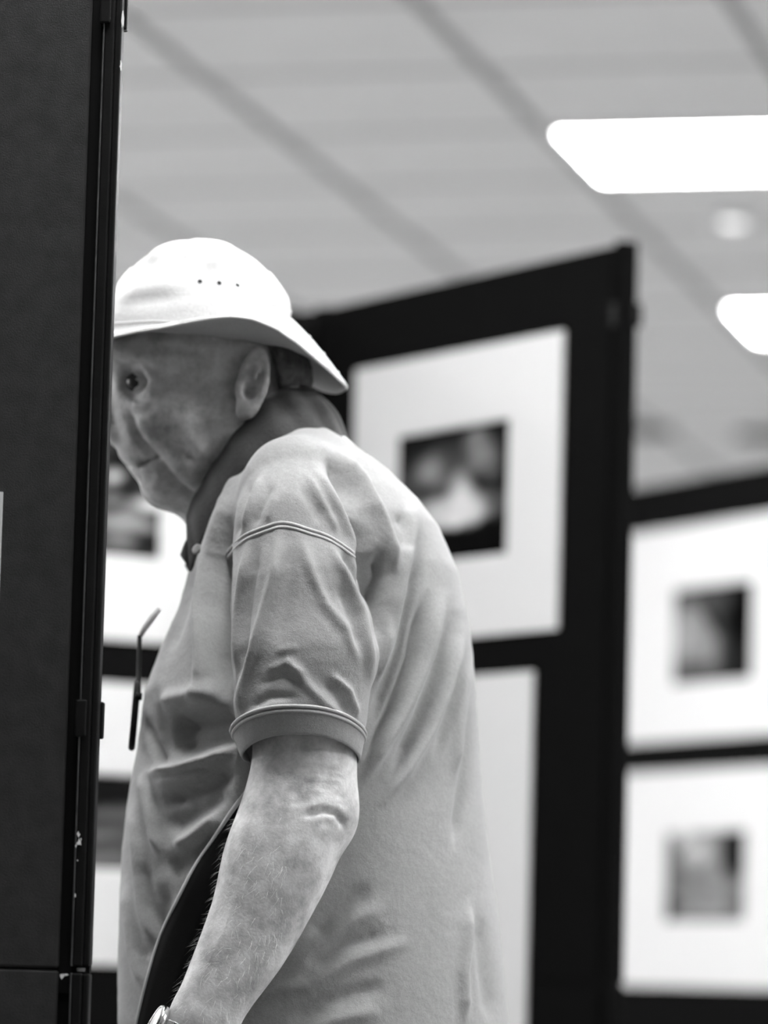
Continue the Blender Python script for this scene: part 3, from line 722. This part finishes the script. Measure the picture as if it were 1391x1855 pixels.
FO = [
 # shoulder cap and arm hole
 ([(598, 822), (632, 890), (660, 970), (678, 1050), (690, 1130)], 14, -.0190), ([(608, 815), (650, 870), (688, 940), (710, 1000), (712, 1040)], 10, .0080), ([(692, 992), (699, 1040), (694, 1100), (684, 1160)], 9, -.0110),
 ([(570, 850), (610, 915), (645, 980), (662, 1010)], 10, .0050), ([(452, 868), (432, 930), (422, 975)], 9, -.0040), ([(476, 860), (452, 915), (438, 960)], 6, .0035), ([(492, 878), (470, 925), (460, 955)], 6, -.0028), ([(500, 900), (484, 945)], 6, .0022),
 ([(545, 880), (572, 920), (580, 950)], 9, -.0025), ([(556, 860), (592, 925), (612, 968)], 6, .0028), ([(428, 850), (405, 910), (390, 980)], 9, .0040),
 ([(410, 930), (396, 1010), (392, 1100), (402, 1200), (408, 1270)], 15, -.0190),
 # sleeve
 ([(450, 985), (436, 1060), (426, 1150), (424, 1240)], 6, .0040), ([(468, 985), (452, 1060), (442, 1140), (434, 1230)], 10, -.0050), ([(505, 965), (497, 1040), (476, 1120), (452, 1200), (436, 1270), (430, 1315)], 9, .0055),
 ([(528, 985), (520, 1080), (500, 1170)], 16, -.0030), ([(545, 975), (566, 1040), (590, 1095), (628, 1140), (650, 1200)], 9, .0032), ([(600, 990), (630, 1050), (655, 1110), (668, 1180), (672, 1240)], 8, .0042), ([(618, 1000), (648, 1040), (668, 1085)], 8, -.0045), ([(612, 1060), (640, 1130), (650, 1180)], 9, -.0030),
 ([(520, 1190), (556, 1240), (590, 1275), (622, 1300)], 8, .0030), ([(600, 1222), (632, 1252), (648, 1300)], 6, .0038), ([(585, 1235), (612, 1262), (630, 1295)], 7, -.0028), ([(436, 1308), (470, 1288), (515, 1272)], 7, .0034), ([(450, 1282), (490, 1262), (540, 1262)], 7, -.0026),
 ([(480, 1215), (520, 1200), (555, 1222)], 6, .0018), ([(470, 1240), (510, 1225), (550, 1240)], 5, -.0016), ([(500, 1180), (540, 1172)], 5, .0014),
 # front of the chest and belly
 ([(404, 915), (378, 1010), (366, 1100), (368, 1200), (362, 1280)], 13, .0080), ([(352, 1040), (330, 1110), (306, 1180)], 10, -.0040), ([(386, 1000), (382, 1100), (390, 1220)], 10, -.0110),
 ([(292, 1275), (340, 1262), (400, 1252)], 16, .0080), ([(305, 1318), (360, 1312), (430, 1305)], 20, -.0170), ([(310, 1350), (360, 1345), (430, 1335)], 16, -.0120), ([(272, 1402), (330, 1392), (380, 1376), (425, 1356)], 9, .0090), ([(262, 1300), (278, 1345), (300, 1385)], 10, -.0050),
 ([(282, 1420), (330, 1412), (380, 1398)], 6, .0040), ([(292, 1452), (340, 1440), (420, 1400)], 15, -.0110), ([(300, 1500), (350, 1470), (410, 1430)], 18, -.0080), ([(315, 1538), (350, 1518), (400, 1475)], 12, .0070), ([(300, 1570), (345, 1560), (400, 1520)], 18, -.0070),
 ([(256, 1400), (276, 1470), (288, 1550)], 9, .0060), ([(240, 1440), (250, 1540), (262, 1650), (285, 1730)], 12, .0050), ([(262, 1560), (272, 1640), (290, 1700)], 10, -.0040), ([(300, 1600), (290, 1680), (275, 1740)], 16, -.0060), ([(228, 1600), (240, 1720), (262, 1800)], 10, .0040),
 # back
 ([(752, 905), (742, 990), (730, 1070), (716, 1150), (690, 1230)], 13, .0050), ([(765, 985), (752, 1070), (730, 1170), (700, 1250), (672, 1320)], 17, -.0080), ([(775, 1080), (752, 1190), (712, 1290), (662, 1380)], 9, -.0075), ([(800, 1080), (772, 1190), (736, 1280), (690, 1360), (655, 1420)], 11, .0070),
 ([(818, 1120), (792, 1220), (760, 1300), (712, 1400)], 11, -.0055), ([(842, 1140), (815, 1230), (780, 1320), (735, 1400), (700, 1450)], 9, .0055), ([(848, 1200), (832, 1300), (826, 1400)], 8, .0040), ([(855, 1290), (845, 1390), (832, 1470), (826, 1530)], 9, -.0045), ([(836, 1200), (815, 1290), (790, 1370)], 9, -.0030),
 ([(690, 1080), (700, 1150), (684, 1240)], 9, .0050), ([(720, 930), (735, 960), (738, 1000)], 10, -.0030),
 ([(700, 1640), (620, 1675), (560, 1725), (520, 1770)], 16, .0036), ([(670, 1605), (600, 1660), (560, 1700)], 18, -.0040), ([(740, 1705), (640, 1738), (560, 1785), (470, 1800)], 13, .0036), ([(700, 1690), (620, 1715), (560, 1757)], 14, -.0034), ([(700, 1785), (600, 1812), (520, 1850)], 16, -.0036), ([(690, 1830), (600, 1850), (520, 1890)], 14, .0034),
 ([(848, 1640), (846, 1700), (838, 1760), (842, 1850)], 9, .0050), ([(868, 1660), (876, 1760), (890, 1850)], 12, -.0030),
]
V = folds(V, Q, [(a, b, c * (1.6 if c < 0 and np.mean([q[0] for q in a]) > 690 else 1.35 if np.mean([q[0] for q in a]) > 640 or np.mean([q[0] for q in a]) < 400 else 1.2)) for a, b, c in FO])
# the far side gets its own soft creases
N = normals(V, Q); far = V[:, 1] > DM
wob = .003 * np.sin(V[:, 2] * 55 + 9 * np.sin(V[:, 0] * 16)) * np.clip(N[:, 1], 0, 1); V = V + N * (wob * far)[:, None]
# fine random rumpling of the knit
rp = .0002 * np.sin(V[:, 0] * 190 + 3 * np.sin(V[:, 2] * 90)) * np.sin(V[:, 2] * 160 + 2 * np.sin(V[:, 0] * 120)); V = V + N * rp[:, None]
shirt = obj('polo_shirt', npmesh('polo_shirt', L3(V), Q, M['shirt']), None, person)
shirt_bvh = BVHTree.FromPolygons([tuple(v) for v in V], [tuple(q) for q in Q])
def on_shirt(px, py, lift=0.0, bvh=None):
    r = Vector(ray(px, py)).normalized(); o_ = Vector((0, 0, CZ)) + r * 3.2
    hit = (bvh or shirt_bvh).ray_cast(o_, r)
    if hit[0] is None: return None
    return hit[0] + hit[1] * lift
def dense(line, step=5):
    out = []
    ln = np.array(line, float)
    for a, b in zip(ln[:-1], ln[1:]):
        n = max(1, int(np.hypot(*(b - a)) / step)); out += [tuple(a + (b - a) * i / n) for i in range(n)]
    out.append(tuple(ln[-1]))
    q = np.array(out)
    for _ in range(6): q[1:-1] = (q[:-2] + 2 * q[1:-1] + q[2:]) / 4
    return q
def surf_line(line, lift, bvh=None):
    pts = [on_shirt(a, b, lift, bvh) for a, b in dense(line)]; pts = [p for p in pts if p is not None]
    q = np.array([tuple(p) for p in pts])
    for _ in range(2): q[1:-1] = (q[:-2] + 2 * q[1:-1] + q[2:]) / 4
    return L3(q)
SEAM = [(412, 1008), (424, 990), (446, 972), (480, 960), (505, 950), (530, 953), (560, 964), (590, 972), (620, 990), (642, 1007)]
for dy in (-5, 3):
    obj('shoulder_seam', tube_mesh('shoulder_seam', surf_line([(a + dy * .2, b + dy) for a, b in SEAM], -.0002), .0016, 6), M['seam'], shirt)

# ---- sleeve cuffs
def cuff(mirror):
    bm = bmesh.new(); n = 64; c_t = S(541, 1319, .197); c_b = S(545, 1362, .197)
    rows = [(-.03, 1.0), (0, .0), (.02, 1.0), (.10, .2), (.16, 1.0), (.26, .35), (.6, .5), (.9, .5), (1.0, .1)]
    rings = []
    for t, bump in rows + [(1.0, -.9), (.7, -1.2), (.0, -1.2)]:
        c = c_t + (c_b - c_t) * t; rx = pm(120 + (107 - 120) * t, .197) + .0012 * bump; ry = rx * .93
        ring = []
        for i in range(n):
            a = 2 * math.pi * i / n; x = rx * math.cos(a); y = ry * math.sin(a)
            z = -CUTK * y - .006 * (abs(math.cos(a)) ** 3)
            p = np.array([c[0] + x, c[1] + y, c[2] + z]) - ROOT
            if mirror: p[1] = -p[1]
            ring.append(bm.verts.new(p))
        rings.append(ring)
    for a, b in zip(rings, rings[1:]):
        for i in range(n): bm.faces.new((a[i], a[(i + 1) % n], b[(i + 1) % n], b[i]))
    return fin(bm, 'sleeve_cuff', True)
def cuff_ring(t, out):
    c_t = S(541, 1319, .197); c_b = S(545, 1362, .197); c = c_t + (c_b - c_t) * t; rx = pm(120 + (107 - 120) * t, .197) + out; ry = rx * .93
    return [np.array([c[0] + rx * math.cos(a), c[1] + ry * math.sin(a), c[2] - CUTK * ry * math.sin(a) - .006 * abs(math.cos(a)) ** 3]) - ROOT for a in np.linspace(0, 2 * math.pi, 64, endpoint=False)]
for mir in (False, True): obj('sleeve_cuff', cuff(mir), M['cuff'], shirt)
for t in (-.08, .10): obj('cuff_seam', tube_mesh('cuff_seam', cuff_ring(t, .0006), .0017, 6, closed=True), M['seam'], shirt)

# ---- collar standing up round the neck
U = [(572, 712, 0), (556, 704, .030), (522, 703, .052), (478, 726, .064), (430, 778, .066), (388, 842, .058), (354, 900, .044), (340, 938, .030), (352, 970, .034)]
Lw = [(628, 800, 0), (612, 808, .05), (575, 812, .088), (505, 812, .106), (432, 872, .098), (392, 935, .085), (362, 1000, .072), (347, 1034, .058), (329, 1005, .050)]
def collar():
    up = catm(U, 8); lw = catm(Lw, 8); bm = bmesh.new(); colsL = []
    seq = [(i, -1) for i in range(len(up) - 1, 0, -1)] + [(i, 1) for i in range(len(up))]
    rows = 9
    for i, sg in seq:
        a = S(*up[i]); b = S(*lw[i]); cc = []
        for k in range(rows):
            t = k / (rows - 1); p = a + (b - a) * t; bul = .011 * math.sin(math.pi * t) + .002 * math.sin(i * .8 + 3 * t)
            p = p + np.array([.35 * bul if i < 10 else 0, -bul, .25 * bul]); p[1] = DM + (p[1] - DM) * (1 if sg > 0 else -1)
            cc.append(bm.verts.new(p - ROOT))
        colsL.append(cc)
    for a, b in zip(colsL, colsL[1:]):
        for k in range(rows - 1): bm.faces.new((a[k], b[k], b[k + 1], a[k + 1]))
    me = fin(bm, 'collar', True); return me, [S(*p) for p in up], [S(*p) for p in lw]
cme, cu, cl = collar()
co = obj('collar', cme, M['collar'], shirt); md = co.modifiers.new('thick', 'SOLIDIFY'); md.thickness = .0035; md.offset = 0
obj('collar_edge', tube_mesh('collar_edge', [L3(p) + np.array([0, -.001, 0]) for p in cu[8:]], .0014, 6), M['cuff'], shirt)
c = S(357, 995, .082); o = obj('button', lathe_mesh('button', [(0, .0012), (.003, .0016), (.0052, .0012), (.0055, 0), (.005, -.001), (0, -.001)], 20), M['button'], shirt)
o.location = L3(c); o.rotation_euler = (math.radians(70), 0, math.radians(-40))

# ---- trousers and shoes (below the picture, so that he stands on the floor)
GT = Grid((S(240, 0)[0], DM - .22, .05), (S(1030, 0)[0], DM + .22, .96), .008)
hx = S(575, 1850)[0]
GT.add(*ell((hx, DM, .87), (.165, .165, .14)), k=.03)
for sg in (-1, 1):
    hp = (hx, DM + sg * .085, .83); kn_ = (hx - .02, DM + sg * .09, .47); an = (hx + .02, DM + sg * .095, .10)
    GT.add(*cone(hp, kn_, .10, .075), k=.04); GT.add(*cone(kn_, an, .075, .066), k=.03)
GT.cut(lambda x, y, z: z - .055 + 0 * x + 0 * y, GT.lo, GT.lo + GT.h * GT.n, k=.003)
V, Q = nets(GT, 1); N = normals(V, Q); V = V + N * (.0018 * np.sin(V[:, 2] * 60 + 5 * np.sin(V[:, 0] * 30)))[:, None]
obj('trousers', npmesh('trousers', L3(V), Q, M['trousers']), None, person)
for sg in (-1, 1):
    GS = Grid((hx - .26, DM + sg * .095 - .07, -.01), (hx + .12, DM + sg * .095 + .07, .14), .005); y = DM + sg * .095
    GS.add(*ell((hx - .13, y, .045), (.10, .045, .045)), k=.02); GS.add(*ell((hx, y, .05), (.09, .038, .055)), k=.03); GS.add(*cone((hx + .02, y, .05), (hx + .02, y, .11), .045, .042), k=.02)
    GS.cut(lambda x, y_, z: z - .002 + 0 * x + 0 * y_, GS.lo, GS.lo + GS.h * GS.n, k=.002)
    V, Q = nets(GS, 1); V[:, 2] = np.maximum(V[:, 2], .0005); obj('shoe', npmesh('shoe', L3(V), Q, M['shoe']), None, person)

# ---- bucket hat
def interp(tab, x):
    tab = np.array(tab, float); return np.interp(x, tab[:, 0], tab[:, 1])
def hat():
    n = 120; rings = []
    # the crown base ring and the rim ring, in side-view pixels: centre x, half length, half width (m)
    nr = 34; nb = 12
    base_y = [(170, 604), (207, 601), (290, 598), (380, 604), (440, 614), (480, 620), (505, 612), (526, 576), (560, 560)]     # head band seen on the near side
    rim_y = [(130, 640), (170, 622), (207, 610), (260, 596), (320, 584), (380, 576), (420, 573), (460, 576), (500, 590), (540, 618), (580, 656), (612, 684), (632, 698)]
    V = []; 
    for k in range(nr + 1):
        t = k / nr                            # 0 top centre .. 1 base
        th = t * math.pi / 2
        rad = math.sin(th) ** .88; hgt = math.cos(th) ** .82 if t < 1 else 0
        rad = rad * (1 - .0) if t < .9 else rad
        ring = []
        for i in range(n):
            a = 2 * math.pi * i / n; ca, sa = math.cos(a), math.sin(a)       # a=0 towards the back (right)
            x = 362 + 166 * rad * ca; w = .092 * rad * sa
            yb = interp(base_y, x); ytop = 438 + 12 * ((x - 340) / 160) ** 2
            zb = P(x, yb, DM - abs(w))[2] if t > .5 else P(x, yb, DM - .05)[2]; p = S(x, 520, 0.0); zt = S(x, ytop, 0)[2]; y = yb + (ytop - yb) * hgt
            q = np.array([p[0], DM - w, zb + (zt - zb) * hgt])
            # slack folds of the cotton
            f = .0032 * math.sin(9 * hgt + 2.2 * math.sin(a * 2 + 1) + 1.3 * math.sin(a * 5)) * math.sin(math.pi * min(1, t * 1.05)) * (.12 + .88 * max(0, sa) ** .7)
            dent = -.011 * math.exp(-((x - 290) / 62) ** 2 - ((y - 486) / 17) ** 2) + .008 * math.exp(-((x - 398) / 26) ** 2 - ((y - 488) / 16) ** 2) - .006 * math.exp(-((x - 440) / 22) ** 2 - ((y - 500) / 30) ** 2)
            dent += .0020 * math.sin((y - 520 + .10 * (x - 300)) / 6.5) * math.exp(-((y - 548) / 22) ** 2) * (.5 + .5 * math.sin(x / 37.0))
            nrm = np.array([ca * .6, -sa, .5 * hgt]); nrm /= np.linalg.norm(nrm) + 1e-9
            ring.append(q + nrm * (f + dent * max(0, min(1, sa * 2))))
        rings.append(ring)
    # brim
    last = rings[-1]
    for k in range(1, nb + 1):
        t = k / nb; ring = []
        for i in range(n):
            a = 2 * math.pi * i / n; ca, sa = math.cos(a), math.sin(a)
            xr = 378 + 252 * ca; wr_ = .150 * sa
            yr = interp(rim_y, xr)
            # the rim height was read on the near side: turn it into a true height at that distance
            pr = P(xr, yr, DM - abs(wr_)); xx = S(xr, yr, 0)[0]
            rim = np.array([pr[0] if abs(sa) < .3 else pr[0], DM - wr_, pr[2]])
            p = np.array(last[i]) + (rim - np.array(last[i])) * t
            p[2] += .002 * math.sin(math.pi * t) + .0012 * math.sin(7 * a + 4 * t)
            ring.append(p)
        rings.append(ring)
    V = np.array(rings).reshape(-1, 3); Q = []
    for r in range(len(rings) - 1):
        for i in range(n):
            j = (i + 1) % n; Q.append((r * n + i, r * n + j, (r + 1) * n + j, (r + 1) * n + i))
    return V, np.array(Q), rings
V, Q, hr = hat()
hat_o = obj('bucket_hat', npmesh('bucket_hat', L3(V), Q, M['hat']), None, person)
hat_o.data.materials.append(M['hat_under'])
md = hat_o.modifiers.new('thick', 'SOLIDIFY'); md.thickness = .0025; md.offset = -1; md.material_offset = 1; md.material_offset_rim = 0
hat_o['label'] = 'white cotton bucket hat'; shirt['label'] = 'grey short-sleeved polo shirt'; co['label'] = 'dark turned-up shirt collar'
hat_bvh = BVHTree.FromPolygons([tuple(v) for v in V], [tuple(q) for q in Q])
for (a, b) in ((362, 510), (397, 513), (430, 517)):
    r = Vector(ray(a, b)).normalized(); hit = hat_bvh.ray_cast(Vector((0, 0, CZ)) + r * 3.2, r)
    if hit[0] is None: continue
    nn = hit[1] if hit[1].dot(r) < 0 else -hit[1]
    e = obj('eyelet', lathe_mesh('eyelet', [(0, .0005), (.0014, .0005), (.0015, .0008), (.0019, .0010), (.0023, .0008), (.0024, 0)], 16), M['hole'], hat_o)
    e.location = L3(hit[0]); e.rotation_mode = 'QUATERNION'; e.rotation_quaternion = nn.to_track_quat('Z', 'Y')
for rr in (nr_ for nr_ in (33, 38, 41, 44)):
    pts = [L3(np.array(p) + np.array([0, 0, .0006])) for p in hr[rr]]
    obj('stitching', tube_mesh('stitching', pts, .0009, 5, closed=True), M['hat'], hat_o)

# ---- dark strip with pale edging, raised off the shirt, between belly and forearm
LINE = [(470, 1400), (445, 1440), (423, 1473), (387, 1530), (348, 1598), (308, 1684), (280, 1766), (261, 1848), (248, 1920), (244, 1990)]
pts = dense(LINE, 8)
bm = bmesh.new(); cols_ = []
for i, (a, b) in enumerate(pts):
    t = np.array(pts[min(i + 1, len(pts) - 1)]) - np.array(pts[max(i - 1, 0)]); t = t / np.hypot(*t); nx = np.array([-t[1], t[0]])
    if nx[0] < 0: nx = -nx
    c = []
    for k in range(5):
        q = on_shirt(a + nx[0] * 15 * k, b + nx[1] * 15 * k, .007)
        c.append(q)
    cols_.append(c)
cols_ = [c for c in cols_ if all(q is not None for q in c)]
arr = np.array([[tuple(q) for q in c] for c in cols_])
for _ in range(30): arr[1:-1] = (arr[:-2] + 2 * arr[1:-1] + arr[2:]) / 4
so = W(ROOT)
strip = empty('bag_strap', so, PSI)
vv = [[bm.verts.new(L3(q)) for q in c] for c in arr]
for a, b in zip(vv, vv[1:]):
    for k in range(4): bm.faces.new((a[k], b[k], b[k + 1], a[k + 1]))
o = obj('webbing', fin(bm, 'webbing', True), M['strap'], strip); md = o.modifiers.new('thick', 'SOLIDIFY'); md.thickness = .003; md.offset = 0
obj('piping', tube_mesh('piping', [L3(q) for q in arr[:, 0]], .0027, 8), M['piping'], strip)
tag(strip, 'dark strap with pale piped edge between the man\'s belly and forearm', 'strap')

# ---- wristwatch
wa = np.array(S(*arm[-2][0])); wb = np.array(S(*arm[-1][0])); ax = (wb - wa) / np.linalg.norm(wb - wa); wc = wa + (wb - wa) * 1.42
zax = Vector(ax); front = Vector((-1, -.25, 0)); front = (front - front.dot(zax) * zax).normalized(); side = zax.cross(front)
Mw = Matrix((front, side, zax)).transposed().to_4x4(); Mw.translation = Vector(wc)
watch = bpy.data.objects.new('wristwatch', None); col.objects.link(watch); watch.matrix_world = VM @ Mw; watch.empty_display_size = .05
tag(watch, 'steel wristwatch on the man\'s wrist at the bottom edge', 'watch')
R1 = pm(60, .21)
n = 40
for i in range(n):
    a = 2 * math.pi * (i + .5) / n
    if abs((a + math.pi) % (2 * math.pi) - math.pi) < .34: continue
    if i == 0:
        pass
lk = bmesh.new(); bm_box(lk, -.0013, .0013, -.0032, .0032, -.0085, .0085, .0008, 1); lme = fin(lk, 'band_link'); lme.materials.append(M['steel'])
for i in range(n):
    a = 2 * math.pi * i / n
    if abs((a + math.pi) % (2 * math.pi) - math.pi) < .36: continue
    rx, ry = R1 * 1.10 + .001, R1 * .98
    o = obj('band_link', lme, None, watch); o.location = (rx * math.cos(a), ry * math.sin(a), 0); o.rotation_euler = (0, 0, math.atan2(ry * math.sin(a), rx * math.cos(a)))
cs = obj('watch_case', lathe_mesh('watch_case', [(0, 0), (.017, 0), (.019, .003), (.019, .006), (.0172, .0085), (.0160, .0085), (.0155, .0075)], 36), M['steel'], watch)
cs.location = (R1 * 1.06, 0, 0); cs.rotation_euler = (0, math.radians(90), 0)
dl = obj('dial', lathe_mesh('dial', [(0, .0077), (.0156, .0077), (.0156, .006)], 36), M['dial'], watch); dl.location = cs.location; dl.rotation_euler = cs.rotation_euler

# ---- spectacles hanging in front of the chest
gl = empty('eyeglasses', W(P(244, 1290, 3.98)), PSI); tag(gl, 'black framed eyeglasses hanging edge-on before the man\'s chest', 'eyeglasses')
g0 = P(244, 1290, 3.98)
def GP(px, py, w): return P(px, py, DM - w) - g0
for sg in (0, 1):
    rim = []
    for i in range(28):
        a = 2 * math.pi * i / 28; v = math.sin(a); h = math.cos(a)
        py = 1296 - 58 * (abs(v) ** .8) * (1 if v > 0 else -1); cw = .005 + sg * .062
        px = 249 - (py - 1238) * .09
        rim.append(GP(px, py, cw - .024 * (abs(h) ** .8) * (1 if h > 0 else -1)))
    obj('rim', tube_mesh('rim', rim, .0033, 8, closed=True), M['glassframe'], gl)
    cen = np.mean(rim, axis=0); bm = bmesh.new(); cv = bm.verts.new(cen); rv = [bm.verts.new(cen + (np.array(p) - cen) * .96) for p in rim]
    for i in range(28): bm.faces.new((cv, rv[i], rv[(i + 1) % 28]))
    o = obj('lens', fin(bm, 'lens', True), M['lens'], gl); md = o.modifiers.new('thick', 'SOLIDIFY'); md.thickness = .0015
obj('bridge', tube_mesh('bridge', [GP(250, 1262, .024), GP(246, 1258, .036), GP(250, 1262, .048)], .0024, 8), M['glassframe'], gl)
for w in (-.020, .092):
    t_ = obj('temple', tube_mesh('temple', [GP(247, 1264, w), GP(251, 1258, w), GP(251, 1230, w * .6 + .012), GP(252, 1190, w * .4 + .018), GP(253, 1152, w * .3 + .02)], .0022, 8), M['glassframe'], gl)
    obj('temple_tip', tube_mesh('temple_tip', [GP(253, 1154, w * .3 + .02), GP(262, 1138, w * .3 + .02), GP(276, 1119, w * .3 + .02), GP(289, 1103, w * .3 + .02)], [.0020, .0028, .0030, .0022], 8), M['tip'], t_)
    obj('hinge', tube_mesh('hinge', [GP(246, 1261, w), GP(257, 1262, w)], .0036, 8), M['glassframe'], gl)

bpy.context.view_layer.update()
